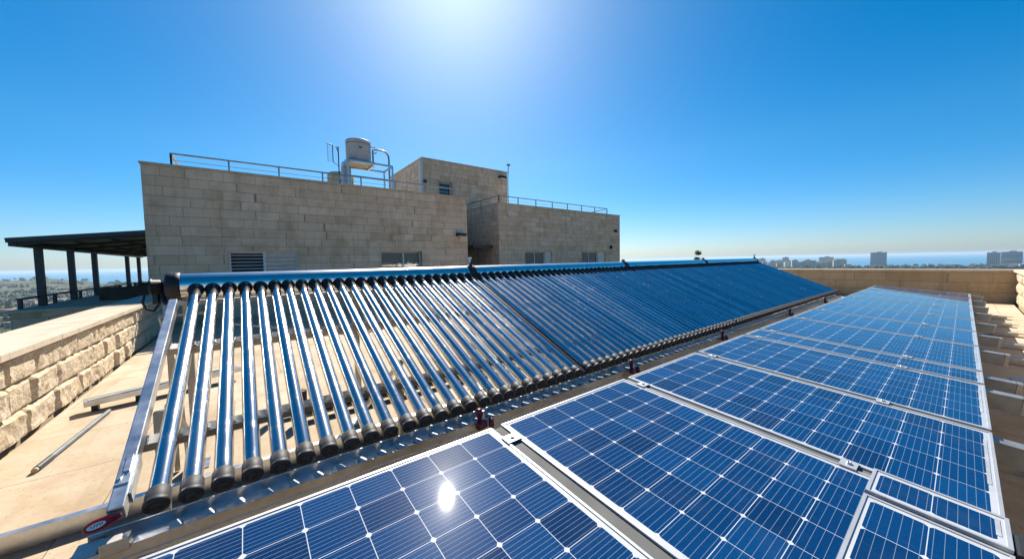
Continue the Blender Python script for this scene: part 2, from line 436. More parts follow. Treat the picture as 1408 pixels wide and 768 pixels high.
# rough stone parapets
def rock_wall(name, axis, c0, face, side, y0, y1, z1, label, nx=14, nz=9, blen=.5, cap_over=.035):
    """wall along axis; 'face' is the coordinate of its roof-side face, side = +1/-1 the way it looks"""
    t = empty(name, (face, y0, ZF) if axis == 'y' else (y0, face, ZF), label, 'parapet')
    thick = .46
    P = (lambda a, d, z: (face + side * d, a, z)) if axis == 'y' else (lambda a, d, z: (a, face + side * d, z))
    core = MB()
    a = P(y0, -thick, ZF - .6); b = P(y1, -.0, z1 - .065)
    core.box(min(a[0], b[0]), max(a[0], b[0]), min(a[1], b[1]), max(a[1], b[1]), ZF - .6, z1 - .065)
    core.build('wall_core', M['mortar'], t)
    mb = MB(); hz = (z1 - .065 - ZF) / 3.; rnd = random.Random(3)
    for r_ in range(3):
        za, zb = ZF + r_ * hz + .004, ZF + (r_ + 1) * hz - .004
        y = y0 - rnd.random() * .3
        while y < y1:
            L = blen * rnd.uniform(.7, 1.35); ya, yb = max(y, y0) + .004, min(y + L, y1) - .004; y += L
            if yb - ya < .05: continue
            amp = rnd.uniform(.7, 1.3); tilt = rnd.uniform(-.03, .03); seed = rnd.uniform(0, 99)
            g0 = len(mb.v); vs = []; fs = []
            for j in range(nz + 1):
                for i in range(nx + 1):
                    fy, fz = i / nx, j / nz
                    yy, zz = ya + (yb - ya) * fy, za + (zb - za) * fz
                    e = min(fy, 1 - fy) * (yb - ya), min(fz, 1 - fz) * (zb - za)
                    ed = min(1., min(e) / .03); ed = ed * ed * (3 - 2 * ed)
                    nn = noise.noise((yy * 7 + seed, zz * 7, seed)) * .5 + .28 * noise.noise((yy * 19, zz * 19, seed)) + .15 * noise.noise((yy * 41, zz * 41, seed))
                    d = .004 + ed * amp * (.028 + .034 * nn) + ed * tilt * (fy - .5) * 1.6
                    vs.append(P(yy, max(.002, d), zz))
            for j in range(nz):
                for i in range(nx):
                    q = [j * (nx + 1) + i, j * (nx + 1) + i + 1, (j + 1) * (nx + 1) + i + 1, (j + 1) * (nx + 1) + i]
                    fs.append(q if (side > 0) == (axis == 'y') else q[::-1])
            mb.add(vs, fs, False)
    mb.build('rock_face', M['rock'], t)
    n = max(1, round((y1 - y0) / 1.15)); st = (y1 - y0) / n
    cp = MB()
    for i in range(n):
        a = P(y0 + i * st + .002, cap_over + .05, z1 - .06); b = P(y0 + (i + 1) * st - .002, -thick - .04, z1)
        dz = rnd.uniform(-.002, .002)
        cp.box(min(a[0], b[0]), max(a[0], b[0]), min(a[1], b[1]), max(a[1], b[1]), z1 - .06, z1 + dz)
    cp.build('coping', M['coping'], t, bevel=.006)
    return t
rock_wall('stone_parapet', 'y', 0, -1.70, 1, -1.2, 12.97, -.675, 'rough rock faced stone parapet with pale coping running beside the tubes to the house')
rock_wall('stone_parapet', 'x', 0, -.97, 1, -1.1, 17.57, -.525, 'rough stone parapet with white coping right of the solar panels', 6, 4)
t = empty('stone_parapet', (17.6, -1.4, ZF), 'low smooth stone parapet at the far end of the roof facing the sea', 'parapet')
MB().box(17.6, 18.05, -1.4, 12.99, ZF - .2, -.585).build('wall', M['far_wall'], t)
cp = MB()
for i in range(12): cp.box(17.55, 18.1, -1.4 + i * 1.199 + .002, -1.4 + (i + 1) * 1.199 - .002, -.583, -.525)
cp.build('coping', M['coping'], t, bevel=.006)

# ------------------------------------------------------------------ the stone house behind
house = empty('stone_house', (-2.07, 13., ZF), 'pale stone house of three flat roofed blocks behind the collector', 'building')
def front_wall(mb, x0, x1, y, z0, z1, ops, th=.3):
    """wall in the xz plane looking to -y, with real openings (xa, xb, za, zb) cut through"""
    xs = sorted({x0, x1, *[o[0] for o in ops], *[o[1] for o in ops]}); 
    for a, b in zip(xs[:-1], xs[1:]):
        here = sorted([(o[2], o[3]) for o in ops if o[0] <= a + 1e-6 and o[1] >= b - 1e-6]); z = z0
        for (za, zb) in here:
            if za > z: mb.box(a, b, y, y + th, z, za)
            z = zb
        if z < z1: mb.box(a, b, y, y + th, z, z1)
def add_window(x0, x1, z0, z1, y, th=.3, mull=.5, label=None, kind='glass', split=None):
    fr = MB(); f = .055; yb = y + .20
    fr.box(x0, x1, yb, yb + .06, z1 - f, z1); fr.box(x0, x1, yb, yb + .06, z0, z0 + f)
    fr.box(x0, x0 + f, yb + .001, yb + .059, z0 + f, z1 - f); fr.box(x1 - f, x1, yb + .001, yb + .059, z0 + f, z1 - f)
    if mull: xm = x0 + (x1 - x0) * mull; fr.box(xm - f / 2, xm + f / 2, yb - .01, yb + .05, z0 + f, z1 - f)
    o = fr.build('window', M['white_paint'], house)
    if label: o['label'] = label
    MB().box(x0 + .01, x1 - .01, yb + .022, yb + .034, z0 + .01, z1 - .01).build('pane', M['glass'], o)
    return o
# left block
LZ = 2.74
ops = [(-.43, 1.32, -.55, .47), (3.93, 5.50, -.55, .49)]
mb = MB(); front_wall(mb, -2.07, 7.57, 13., ZF, LZ, ops)
mb.box(-2.07, -1.77, 13.3, 29., ZF - 5, LZ); mb.box(7.27, 7.57, 13.3, 29., ZF, LZ); mb.box(-1.77, 7.27, 28.7, 29., ZF, LZ)
mb.build('main_block_wall', M['facade'], house)
MB().box(-1.77, 7.27, 13.3, 28.7, LZ - .5, LZ - .25).build('roof_slab', M['roof_felt'], house)
cp = MB(); cp.box(-2.10, 7.60, 12.97, 13.33, LZ + .002, LZ + .045); cp.box(-2.10, -1.74, 13.33, 29., LZ + .002, LZ + .045); cp.box(7.24, 7.60, 13.33, 29., LZ + .002, LZ + .045)
cp.build('coping', M['coping'], house)
# louvred window: open dark slats left, closed pale shutter right
fr = MB(); y = 13.10
for a, b, c, d in ((-.43, 1.32, .41, .47), (-.43, 1.32, -.55, -.49)): fr.box(a, b, y, y + .08, c, d)
for a, b in ((-.43, -.37), (1.26, 1.32), (.40, .47)): fr.box(a, b, y + .001, y + .079, -.49, .41)
lw = fr.build('window', M['white_paint'], house); lw['label'] = 'louvred window, its left slats open and its right shutter closed'
sl_ = MB()
for k in range(9):
    z = .35 - k * .1; sl_.bar((-.37, y + .04, z), (.40, y + .04, z), .055, .012, (0, -.5, 1))
sl_.build('open_louvre', M['white_paint'], lw)
sh = MB()
for k in range(7):
    z = .345 - k * .128; sh.bar((.47, y + .03, z), (1.26, y + .03, z), .016, .125, (0, -.5, 1))
sh.build('closed_shutter', M['white_paint'], lw)
MB().box(-.46, 1.35, 13.27, 13.29, -.58, .5).build('dark_backing', M['dark_inside'], lw)
add_window(3.93, 5.50, -.55, .49, 13., mull=.56)
# right block
RZ = 3.07
ops = [(12.32, 14.40, -.5, .55), (17.02, 19.45, -.5, .55)]
mb = MB(); front_wall(mb, 10.55, 21.05, 14.86, ZF, RZ, ops)
mb.box(10.55, 10.85, 15.16, 21.5, ZF, RZ); mb.box(20.75, 21.05, 15.16, 21.5, ZF - 5, RZ); mb.box(10.85, 20.75, 21.2, 21.5, ZF, RZ)
mb.build('side_block_wall', M['facade'], house)
MB().box(10.85, 20.75, 15.16, 21.2, RZ - .45, RZ - .2).build('roof_slab', M['roof_felt'], house)
cp = MB(); cp.box(10.52, 21.08, 14.83, 15.19, RZ + .002, RZ + .045); cp.box(10.52, 10.88, 15.19, 21.5, RZ + .002, RZ + .045); cp.box(20.72, 21.08, 15.19, 21.5, RZ + .002, RZ + .045)
cp.build('coping', M['coping'], house)
add_window(12.32, 13.95, -.5, .55, 14.86, mull=.52); add_window(17.02, 18.75, -.5, .55, 14.86, mull=.5)
for a, b in ((13.95, 14.40), (18.75, 19.45)): MB().box(a, b, 14.98, 15.1, -.5, .55).build('window_reveal', M['white_paint'], house)
# tower
TZ = 5.9
ops = [(9.02, 9.88, 3.75, 4.73)]
mb = MB(); front_wall(mb, 8.04, 13.98, 18.6, ZF, TZ, ops)
mb.box(8.04, 8.34, 18.9, 23.9, ZF, TZ); mb.box(13.68, 13.98, 18.9, 23.9, ZF, TZ); mb.box(8.34, 13.68, 23.6, 23.9, ZF, TZ)
mb.build('tower_wall', M['facade'], house)
MB().box(8.34, 13.68, 18.9, 23.6, TZ - .3, TZ - .1).build('roof_slab', M['roof_felt'], house)
cp = MB(); cp.box(8.01, 14.01, 18.57, 18.93, TZ + .002, TZ + .045); cp.box(8.01, 8.37, 18.93, 23.9, TZ + .002, TZ + .045); cp.box(13.65, 14.01, 18.93, 23.9, TZ + .002, TZ + .045)
cp.build('coping', M['coping'], house)
add_window(9.02, 9.88, 3.75, 4.73, 18.6, mull=0, label='small square tower window')
tr = MB(); tr.box(8.99, 9.02, 18.56, 18.62, 3.72, 4.78); tr.box(9.88, 10.0, 18.56, 18.62, 3.72, 4.78); tr.box(9.02, 9.88, 18.56, 18.62, 4.73, 4.83); tr.build('window_surround', M['coping'], house)
# canopy over the recessed door
cn = MB(); cn.box(9.3, 11.0, 15.5, 18.5, .80, .90); cn.box(9.3, 11.0, 15.42, 15.5, .76, .92)
cn.build('door_canopy', M['dark_paint'], house)
dr = MB(); dr.box(8.2, 9.5, 18.5, 18.58, ZF, .7); dr.build('door', M['dark_paint'], house)
dr = MB(); dr.tube([(9.75, 15.6, ZF), (9.75, 15.6, .8)], .03); dr.build('canopy_post', M['dark_paint'], house)
MB().box(7.83, 7.99, 18.42, 18.58, 2.74, 5.72).build('downpipe', M['white_paint'], house)

def railing(name, path, zt, zb, label, npost, mid=True):
    t = empty(name, (path[0][0], path[0][1], zb), label, 'railing', 'railings on the house roofs')
    pts = [Vector((p[0], p[1], zt)) for p in path]
    mb = MB()
    for a, b in zip(pts[:-1], pts[1:]): mb.bar(a, b, .05, .04)
    mb.build('handrail', M['rail_grey'], t)
    if mid:
        mb = MB()
        for a, b in zip(pts[:-1], pts[1:]): mb.bar(a - Vector((0, 0, (zt - zb) * .55)), b - Vector((0, 0, (zt - zb) * .55)), .012, .012)
        mb.build('wire', M['rail_grey'], t)
    for (a, b), n in zip(zip(pts[:-1], pts[1:]), npost):
        for k in range(n):
            p = a.lerp(b, k / max(1, n - 1)) if n > 1 else a
            MB().bar((p.x, p.y, zb), (p.x, p.y, zt - .021), .04, .04).build('post', M['rail_grey'], t)
railing('roof_railing', [(-1.5, 16.2), (-1.5, 13.12), (7.0, 13.12)], LZ + .36, LZ + .046, 'grey metal railing along the wide left roof', (2, 8))
railing('roof_railing', [(10.7, 18.5), (10.7, 15.0), (19.8, 15.0), (20.2, 16.6)], RZ + .42, RZ + .046, 'grey metal railing on the lower right roof', (3, 8, 2))

# water tank on its stand
ts = empty('tank_stand', (4.3, 15.5, LZ - .25), 'grey steel frame stand under the water tank', 'stand')
fr = MB(); X0, X1, Y0, Y1 = 3.35, 5.1, 14.9, 16.0; zp = 4.14
for a, b in (((X0, Y0), (X1, Y0)), ((X1, Y0), (X1, Y1)), ((X1, Y1), (X0, Y1)), ((X0, Y1), (X0, Y0)), ((4.4, Y0), (4.4, Y1))): fr.bar((*a, zp), (*b, zp), .06, .07)
fr.build('platform_frame', M['galv'], ts)
MB().box(X0 - .02, 4.42, Y0 + .03, Y1, zp + .037, zp + .07).build('deck', M['beige_tank'], ts)
for x in (X0, X1):
    for y in (Y0, Y1): MB().bar((x, y, LZ - .25), (x, y, zp - .036), .06, .06).build('leg', M['galv'], ts)
br = MB(); br.bar((X0, Y0 - .02, 3.0), (X1, Y0 - .02, 3.05), .03, .03); br.bar((X0 - .1, Y0 - .04, zp), (2.9, Y0, 3.0), .025, .025); br.bar((X0, Y0 - .04, 3.55), (X1, Y0 - .04, 3.55), .03, .03); br.build('brace', M['galv'], ts)
wt = empty('water_tank', (3.9, 15.45, zp + .07), 'round grey water tank standing on the steel frame', 'tank')
z0 = zp + .071
MB().lathe([(0, 0), (.46, 0), (.48, .04), (.48, .82), (.49, .83), (.49, .86), (.47, .89), (.40, .92), (.2, .935), (0, .935)], (3.9, 15.45, z0), seg=32).build('tank_shell', M['tank'], wt)
MB().lathe([(0, 0), (.16, 0), (.16, .05), (.13, .07), (0, .075)], (3.9, 15.45, z0 + .92), seg=20).build('lid', M['tank'], wt)
lb = MB(); lb.lathe([(.484, .72), (.484, .74)], (3.9, 15.45, z0), seg=32); lb.box(3.80, 3.92, 14.955, 14.985, z0 + .5, z0 + .55); lb.build('band', M['dark_paint'], wt)
pv = MB(); pv.tube([(4.40, 15.4, z0 + .75), (4.55, 15.4, z0 + .75)], .03); pv.tube([(4.41, 15.4, z0 + .45), (4.6, 15.3, z0 + .52)], .025); pv.build('fitting', M['rail_grey'], wt)
rp = empty('vent_pipe', (5.2, 15.6, LZ - .25), 'bent grey overflow pipe arching right of the water tank', 'pipe')
MB().tube([(5.2, 15.6, LZ - .25), (5.2, 15.6, 4.65)] + arc((4.9, 15.6, 4.65), .3, .3, 1.5, 6) + [(4.7, 15.6, 4.95), (4.52, 15.6, 4.9), (4.52, 15.6, 4.16)], .038, 10).build('pipe', M['rail_grey'], rp)
MB().box(5.05, 5.37, 15.45, 15.75, LZ - .25, 3.05).build('pipe_base', M['roof_felt'], rp)
bt = empty('roof_cistern', (3.35, 16.9, LZ - .25), 'weathered beige cistern block standing behind the tank stand', 'tank')
MB().lathe([(0, 0), (.52, 0), (.54, .3), (.54, 1.5), (.5, 1.56), (0, 1.58)], (3.5, 17.0, LZ - .25), seg=20).build('shell', M['beige_tank'], bt)
sb = MB()
for k in range(5): sb.lathe([(.54, .2 + k * .28), (.56, .22 + k * .28), (.54, .24 + k * .28)], (3.5, 17.0, LZ - .25), seg=20)
sb.build('band', M['beige_tank'], bt)
dt = empty('roof_tank', (3.1, 16.2, LZ - .25), 'slim grey cylinder boiler half hidden behind the water tank', 'tank')
MB().lathe([(0, 0), (.17, 0), (.19, .05), (.19, 1.9), (.15, 1.96), (0, 1.97)], (3.62, 16.4, LZ - .25), seg=20).build('shell', M['tank'], dt)
an = empty('tv_antenna', (3.02, 15.3, LZ - .25), 'small dark grid aerial on a mast left of the water tank', 'antenna')
MB().tube([(3.10, 15.3, LZ - .25), (3.10, 15.3, 4.72)], .022).build('mast', M['dark_paint'], an)
MB().tube([(3.10, 15.3, 4.5), (3.02, 15.25, 4.68), (2.8, 15.2, 4.72), (2.66, 15.2, 4.76)], .017).build('arm', M['dark_paint'], an)
MB().tube([(3.10, 15.3, 3.95), (2.9, 15.25, 4.07)], .014).build('lower_arm', M['dark_paint'], an)
gr = MB()
gr.bar((2.70, 15.2, 4.05), (2.70, 15.2, 4.75), .010, .010); gr.bar((2.88, 15.2, 4.05), (2.88, 15.2, 4.72), .028, .028)
for k in range(8): gr.bar((2.68, 15.2, 4.07 + k * .09), (2.88, 15.2, 4.07 + k * .09), .007, .007)
gr.build('grid', M['dark_paint'], an)

def floodlight(loc, label, s=1.0, cat='lamp', body='black_metal'):
    x, y, z = loc; t = empty('wall_lamp', loc, label, cat)
    MB().box(x - .2 * s, x + .2 * s, y - .24 * s, y - .02, z - .06 * s, z + .06 * s).build('lamp_housing', M[body], t, bevel=.012)
    MB().box(x - .03 * s, x + .03 * s, y - .02, y + .0, z - .12 * s, z + .12 * s).build('bracket', M['rail_grey'], t)
    MB().box(x - .17 * s, x + .17 * s, y - .22 * s, y - .06 * s, z - .075 * s, z - .061 * s).build('lens', M['white_badge'], t)
floodlight((7.2, 12.99, 1.17), 'flat black lamp high on the left block near its corner')
floodlight((13.5, 18.59, 5.5), 'floodlight with a pale lens on the top corner of the tower', 1.2)
def camera_cam(loc, label):
    x, y, z = loc; t = empty('security_camera', loc, label, 'camera')
    MB().lathe([(0, 0), (.07, .01), (.09, .06), (.09, .2), (.0, .2)], (x, y - .24, z), (0, 1, .15), 14).build('camera_body', M['black_metal'], t)
    MB().bar((x, y - .1, z), (x, y - .001, z + .08), .04, .04).build('bracket', M['black_metal'], t)
camera_cam((20.4, 14.85, 1.96), 'small dark camera high near the right edge of the house')
camera_cam((8.0, 18.3, 4.5), 'dark camera on the left corner of the tower beside the downpipe')
wl = empty('wall_lantern', (19.85, 14.85, .7), 'slim wall lantern with a stem below the corner camera', 'lamp')
MB().lathe([(0, 0), (.08, .02), (.1, .12), (.06, .24), (0, .28)], (19.85, 14.70, .72), seg=12).build('lamp_head', M['black_metal'], wl)
MB().tube([(19.85, 14.85, .4), (19.85, 14.72, .45), (19.85, 14.70, .72)], .015).build('stem', M['rail_grey'], wl)
ms = empty('antenna_mast', (14.2, 18.7, 3.0), 'thin mast with a small head at the right corner of the tower', 'antenna')
MB().tube([(14.15, 18.75, RZ - .2), (14.15, 18.75, 5.4), (14.22, 18.75, 6.45)], .03).build('mast', M['rail_grey'], ms)
MB().box(14.12, 14.34, 18.68, 18.82, 6.42, 6.52).build('sensor_head', M['rail_grey'], ms)

# ------------------------------------------------------------------ pergola terrace on the left
tb = empty('terrace_wall', (-4.9, 14.8, -3), 'low grey stone terrace wall under the pergola posts', 'wall')
MB().box(-4.88, -2.08, 14.8, 29.5, -13.5, -1.075).build('wall', M['facade'], tb)
MB().box(-4.95, -2.08, 14.74, 29.5, -1.072, -1.0).build('coping', M['coping'], tb)
pg = empty('pergola', (-4.8, 16, -1.0), 'dark steel pergola with a sloping roof on the left of the house', 'pergola')
def pz(x): return .76 + (x + 4.9) * (.33 / 2.8)
for y in (16.3, 18.6, 20.9, 25.6, 27.9):
    MB().bar((-4.78, y, -.998), (-4.78, y, pz(-4.78) - .12), .14, .14).build('post', M['dark_paint'], pg)
MB().bar((-4.78, 14.9, pz(-4.78) - .06), (-4.78, 28.6, pz(-4.78) - .06), .12, .12).build('eaves_beam', M['dark_paint'], pg)
for i in range(8):
    y = 14.95 + i * 1.93
    MB().bar((-4.70, y, pz(-4.7) - .045), (-2.1, y, pz(-2.1) - .045), .09, .09).build('rafter', M['dark_paint'], pg)
pu = MB()
for k in range(3):
    x = -4.1 + k * .75; pu.bar((x, 14.9, pz(x) + .02), (x, 28.6, pz(x) + .02), .05, .04)
pu.build('purlin', M['dark_paint'], pg)
MB().add([(-4.80, 14.8, pz(-4.80) + .045), (-2.08, 14.8, pz(-2.08) + .045), (-2.08, 28.7, pz(-2.08) + .045), (-4.80, 28.7, pz(-4.80) + .045),
          (-4.80, 14.8, pz(-4.80) + .075), (-2.08, 14.8, pz(-2.08) + .075), (-2.08, 28.7, pz(-2.08) + .075), (-4.80, 28.7, pz(-4.80) + .075)],
         [(3, 2, 1, 0), (4, 5, 6, 7), (0, 1, 5, 4), (1, 2, 6, 5), (2, 3, 7, 6), (3, 0, 4, 7)]).build('roof_sheet', M['soffit'], pg)
fa = MB(); fa.bar((-4.83, 14.77, pz(-4.83) + .03), (-2.08, 14.77, pz(-2.08) + .03), .06, .12); fa.bar((-4.82, 14.8, pz(-4.82) + .03), (-4.82, 28.7, pz(-4.82) + .03), .05, .11)
fa.build('fascia', M['dark_paint'], pg)
lr = empty('low_railing', (-4.85, 15, -1.), 'low dark rail with short posts along the terrace edge', 'railing')
MB().bar((-4.86, 15.2, -.73), (-4.86, 28.5, -.73), .07, .05).build('handrail', M['dark_paint'], lr)
for i in range(7): MB().bar((-4.86, 15.3 + i * 2.1, -.998), (-4.86, 15.3 + i * 2.1, -.757), .09, .07).build('post', M['dark_paint'], lr)
bx = empty('planter_box', (-3.3, 17.5, -1.), 'brown board planter box behind the terrace coping', 'planter')
MB().box(-3.9, -2.5, 17.2, 18.2, -.998, -.62).build('box', M['timber'], bx, bevel=.01)
MB().box(-3.85, -2.55, 17.25, 18.15, -.618, -.60).build('soil', M['dark_inside'], bx)

# ------------------------------------------------------------------ leaves
def leafmat(name, lo, hi):
    g = NG(name)
    oi = g.wn(g.obj(), '3D')
    c = g.ramp(g.noise(1.7, 4), [(.3, lo), (.7, hi)])
    g.base(c, .6, 0, .3); g.p.inputs['Transmission Weight'].default_value = 0
    return g.m
M['leaf'] = leafmat('dark_leaves', (.022, .045, .014), (.06, .10, .03))
M['leaf_pale'] = leafmat('yellow_green_leaves', (.08, .11, .02), (.14, .17, .04))
M['bark'] = plain('bark', (.11, .08, .055), .9, 0, .2, .4, 8, .5)
def leaves(mb, c, rad, n, size, rnd, flat=1.0):
    c = Vector(c)
    for _ in range(n):
        while True:
            p = Vector((rnd.uniform(-1, 1), rnd.uniform(-1, 1), rnd.uniform(-1, 1)))
            if .25 < p.length < 1: break
        p = Vector((p.x * rad, p.y * rad, p.z * rad * flat)) + c
        a = Vector((rnd.gauss(0, 1), rnd.gauss(0, 1), rnd.gauss(0, 1))).normalized(); b = a.orthogonal().normalized()
        s = size * rnd.uniform(.6, 1.3)
        mb.add([p - a * s, p + b * s * .45, p + a * s, p - b * s * .45], [(0, 1, 2, 3)])
def tree(name, loc, h, rad, label, group, leaf='leaf', nl=900, lsize=None, seed=1):
    rnd = random.Random(seed); x, y, z = loc
    t = empty(name, loc, label, 'tree', group)
    tk = MB(); tk.tube([(x, y, z - .5), (x + .02 * h, y, z + h * .3), (x, y + .02 * h, z + h * .62)], 0, 8, radii=[.045 * h, .03 * h, .015 * h])
    cr = MB()
    for k in range(9):
        a = rnd.uniform(0, 6.28); q = rnd.uniform(.2, .75) * rad; zz = z + h * rnd.uniform(.42, .86)
        e = Vector((x + q * math.cos(a), y + q * math.sin(a), zz))
        tk.tube([(x, y, z + h * rnd.uniform(.28, .5)), e], 0, 5, radii=[.015 * h, .004 * h])
        leaves(cr, e, rad * rnd.uniform(.35, .55), nl // 9, lsize or rad * .12, rnd, .8)
    leaves(cr, (x, y, z + h * .9), rad * .35, nl // 9, lsize or rad * .12, rnd, .8)
    tk.build('trunk', M['bark'], t); cr.build('crown', M[leaf], t)
    return t
# tree top showing above the far manifold
tree('poplar_tree', (45.0, 20.3, -14), 16.25, 1.0, 'yellow green tree top poking up behind the far end of the collector', None, 'leaf_pale', 1600, .17, 4)
# planting on the terrace
hb = empty('terrace_hedge', (-3.2, 22, -1.), 'low green planting at the back of the pergola terrace', 'hedge')
lm = MB(); rnd = random.Random(5)
for k in range(26): leaves(lm, (rnd.uniform(-4.4, -2.4), rnd.uniform(22.5, 28.5), -.85), .4, 70, .09, rnd, .6)
lm.build('foliage', M['leaf'], hb)
MB().box(-4.4, -2.3, 22.4, 28.6, -.998, -.8).build('bed', M['timber'], hb)

# ------------------------------------------------------------------ landscape: trees, scrub, houses, the city on the shore
def pol(az, r): return r * math.cos(R(az)), r * math.sin(R(az))
rnd = random.Random(11)
proto = None
for i in range(34):
    az = rnd.uniform(99.5, 112); r = 46 + 260 * (i / 34.) ** 1.6 + rnd.uniform(-6, 6)
    if i == 0: az, r = 108.9, 62
    if i == 1: az, r = 110.2, 75
    x, y = pol(az, r); z = ground_h(r, R(az))
    if proto is None:
        proto = tree('slope_tree', (x, y, z), 7.5, 3.0, 'dark green bushy tree on the slope below the terrace', 'trees on the slope', 'leaf', 1500, .33, 9); o = proto
    else:
        o = copy_tree(proto); o.location = (x, y, z); s = rnd.uniform(.55, 1.05); o.scale = (s * rnd.uniform(.9, 1.3), s * 1.1, s); o.rotation_euler.z = rnd.uniform(0, 6.28)
# scrub on the plain (uncountable)
sc = MB()
for i in range(5200):
    az = rnd.uniform(96, 116); r = 60 * math.exp(rnd.random() * math.log(2500 / 60.))
    if r > coast(R(az)) - 60: continue
    x, y = pol(az, r); z = ground_h(r, R(az))
    if noise.noise((x / 120, y / 120, 7)) < -.05: continue
    s = rnd.uniform(1.2, 3.2) * (1 + r / 900)
    for q in range(3):
        a = rnd.uniform(0, 6.28)
        dx, dy = rnd.uniform(-s, s) * .6, rnd.uniform(-s, s) * .6; hh = s * rnd.uniform(.6, 1.)
        vs = [(x + dx + s * .6 * math.cos(a + t), y + dy + s * .6 * math.sin(a + t), z - .5) for t in (0, 2.1, 4.2)] + [(x + dx + s * .3 * math.cos(a + 1), y + dy + s * .3 * math.sin(a + 1), z + hh), (x + dx - s * .3 * math.cos(a + 1), y + dy - s * .3 * math.sin(a + 1), z + hh * .8)]
        sc.add(vs, [(0, 1, 3), (1, 2, 4, 3), (2, 0, 4), (0, 3, 4)])
tag(sc.build('scrubland', M['leaf']), kind='stuff')

def facadewin(name, wall, win, fl=3.1, bay=3.4, lo=.3, hi=.75):
    g = NG(name); g.uv(); fx = g.math('FRACT', g.math('DIVIDE', g._ux, bay)); fy = g.math('FRACT', g.math('DIVIDE', g._uy, fl))
    m = g.math('MULTIPLY', g.math('MULTIPLY', g.math('GREATER_THAN', fx, .22), g.math('LESS_THAN', fx, .78)), g.math('MULTIPLY', g.math('GREATER_THAN', fy, lo), g.math('LESS_THAN', fy, hi)))
    g.base(g.mix(m, wall, win), .6, 0, .4); return g.m
CF = [facadewin('pale_facade', (.50, .47, .43), (.08, .09, .11)), facadewin('cream_facade', (.55, .48, .38), (.10, .10, .11)),
      facadewin('grey_facade', (.60, .60, .60), (.16, .19, .22)), facadewin('glass_facade', (.58, .61, .64), (.16, .20, .25), 3.3, 2.2, .25, .85)]
def city_block(az, r, wd, dp, ztop, mat, label, group=None, name='apartment_block', zb=-62., pent=True, notch=0, sub=0):
    x, y = pol(az, r); th = R(az) + (rnd.uniform(-.25, .25) if group else 0)
    ux, uy = -math.sin(th), math.cos(th); vx, vy = math.cos(th), math.sin(th)
    t = empty(name, (x, y, zb), label, 'building', group)
    def P(a, b, z): return (x + ux * a + vx * b, y + uy * a + vy * b, z)
    def bx(mb, a0, a1, b0, b1, z0, z1):
        vs = [P(a, b, z) for z in (z0, z1) for b in (b0, b1) for a in (a0, a1)]
        mb.add(vs, [(0, 2, 3, 1), (4, 5, 7, 6), (0, 1, 5, 4), (2, 6, 7, 3), (0, 4, 6, 2), (1, 3, 7, 5)])
    mb = MB()
    if notch:
        s = wd / notch
        for k in range(notch):
            e = 0 if k % 2 == 0 else 2.5
            bx(mb, -wd / 2 + k * s + (.0 if k % 2 else 0), -wd / 2 + (k + 1) * s, -dp / 2 + e, dp / 2 - e, zb, ztop)
    else: bx(mb, -wd / 2, wd / 2, -dp / 2, dp / 2, zb, ztop)
    mb.build('facade', mat, t)
    rf = MB(); bx(rf, -wd / 2 - .3, wd / 2 + .3, -dp / 2 - .3, dp / 2 + .3, ztop + .01, ztop + .8); rf.build('roof', M['roof_felt'], t)
    if pent:
        pe = MB(); bx(pe, -wd * .22, wd * .12, -dp * .3, dp * .3, ztop + .81, ztop + 3.6); pe.build('stair_head', mat, t)
    if sub:
        bl = MB()
        for k in range(sub):
            z = zb + 5 + k * (ztop - zb - 6) / sub
            bx(bl, -wd / 2 + 1, wd / 2 - 1, -dp / 2 - 1.3, -dp / 2 - .01, z, z + 1.0)
        bl.build('balcony_band', CF[0], t)
    return t
# the lone tower and the hotel slabs, as they stand along the shore
city_block(5.9, 1880, 42, 30, 6.0, CF[3], 'tall lone grey tower block on the shore right of the low town', notch=3, name='tower_block')
city_block(-1.75, 1800, 24, 22, -2.0, CF[2], 'grey slab tower block, leftmost of the high group at the right edge', sub=14, name='tower_block')
city_block(-2.75, 1850, 38, 20, -1.0, CF[3], 'wide glassy slab block in the middle of the high group at the right edge', sub=14, name='tower_block')
city_block(-3.85, 1700, 20, 22, -3.0, CF[2], 'dark slab block at the very right edge of the photo', notch=3, name='tower_block')
city_block(10.3, 1820, 42, 24, -7.5, CF[2], 'broad grey apartment slab at the right end of the low town', notch=5)
city_block(9.25, 1840, 20, 22, -19, CF[2], 'lower grey wing beside the broad apartment slab')
city_block(14.2, 1860, 22, 20, -6, CF[2], 'stepped tall grey block in the middle of the low town', notch=3)
city_block(16.7, 1800, 24, 18, -9, CF[2], 'grey apartment block at the left end of the low town', notch=3)
for i in range(26):
    az = 8.9 + 7.6 * (i / 25.) + rnd.uniform(-.15, .15); r = rnd.uniform(1620, 1800)
    city_block(az, r, rnd.uniform(12, 24), 14, rnd.uniform(-27, -14), CF[i % 3], 'small pale apartment block in the crowded low town by the sea', 'low town blocks by the sea', pent=i % 2 == 0)
for i in range(30):
    az = -3.6 + 12.2 * (i / 29.) + rnd.uniform(-.2, .2); r = rnd.uniform(1600, 1750)
    city_block(az, r, rnd.uniform(10, 20), 12, rnd.uniform(-43, -33), CF[i % 3], 'low pale house roof just above the far parapet', 'low shore houses above the far parapet', 'shore_house', pent=i % 3 == 0)
sh = MB()
for i in range(900):
    az = rnd.uniform(-4.2, 17); r = rnd.uniform(1450, 1850); x, y = pol(az, r); s = rnd.uniform(4, 8); zt = -60 + rnd.uniform(12, 24)
    vs = [(x + s * math.cos(t), y + s * math.sin(t), -60) for t in (0, 1.6, 3.1, 4.7)] + [(x + s * .6 * math.cos(t + .5), y + s * .6 * math.sin(t + .5), zt + rnd.uniform(-2, 2)) for t in (0, 1.6, 3.1, 4.7)]
    sh.add(vs, [(0, 1, 5, 4), (1, 2, 6, 5), (2, 3, 7, 6), (3, 0, 4, 7), (4, 5, 6, 7)])
tag(sh.build('shore_woods', M['leaf']), kind='stuff')
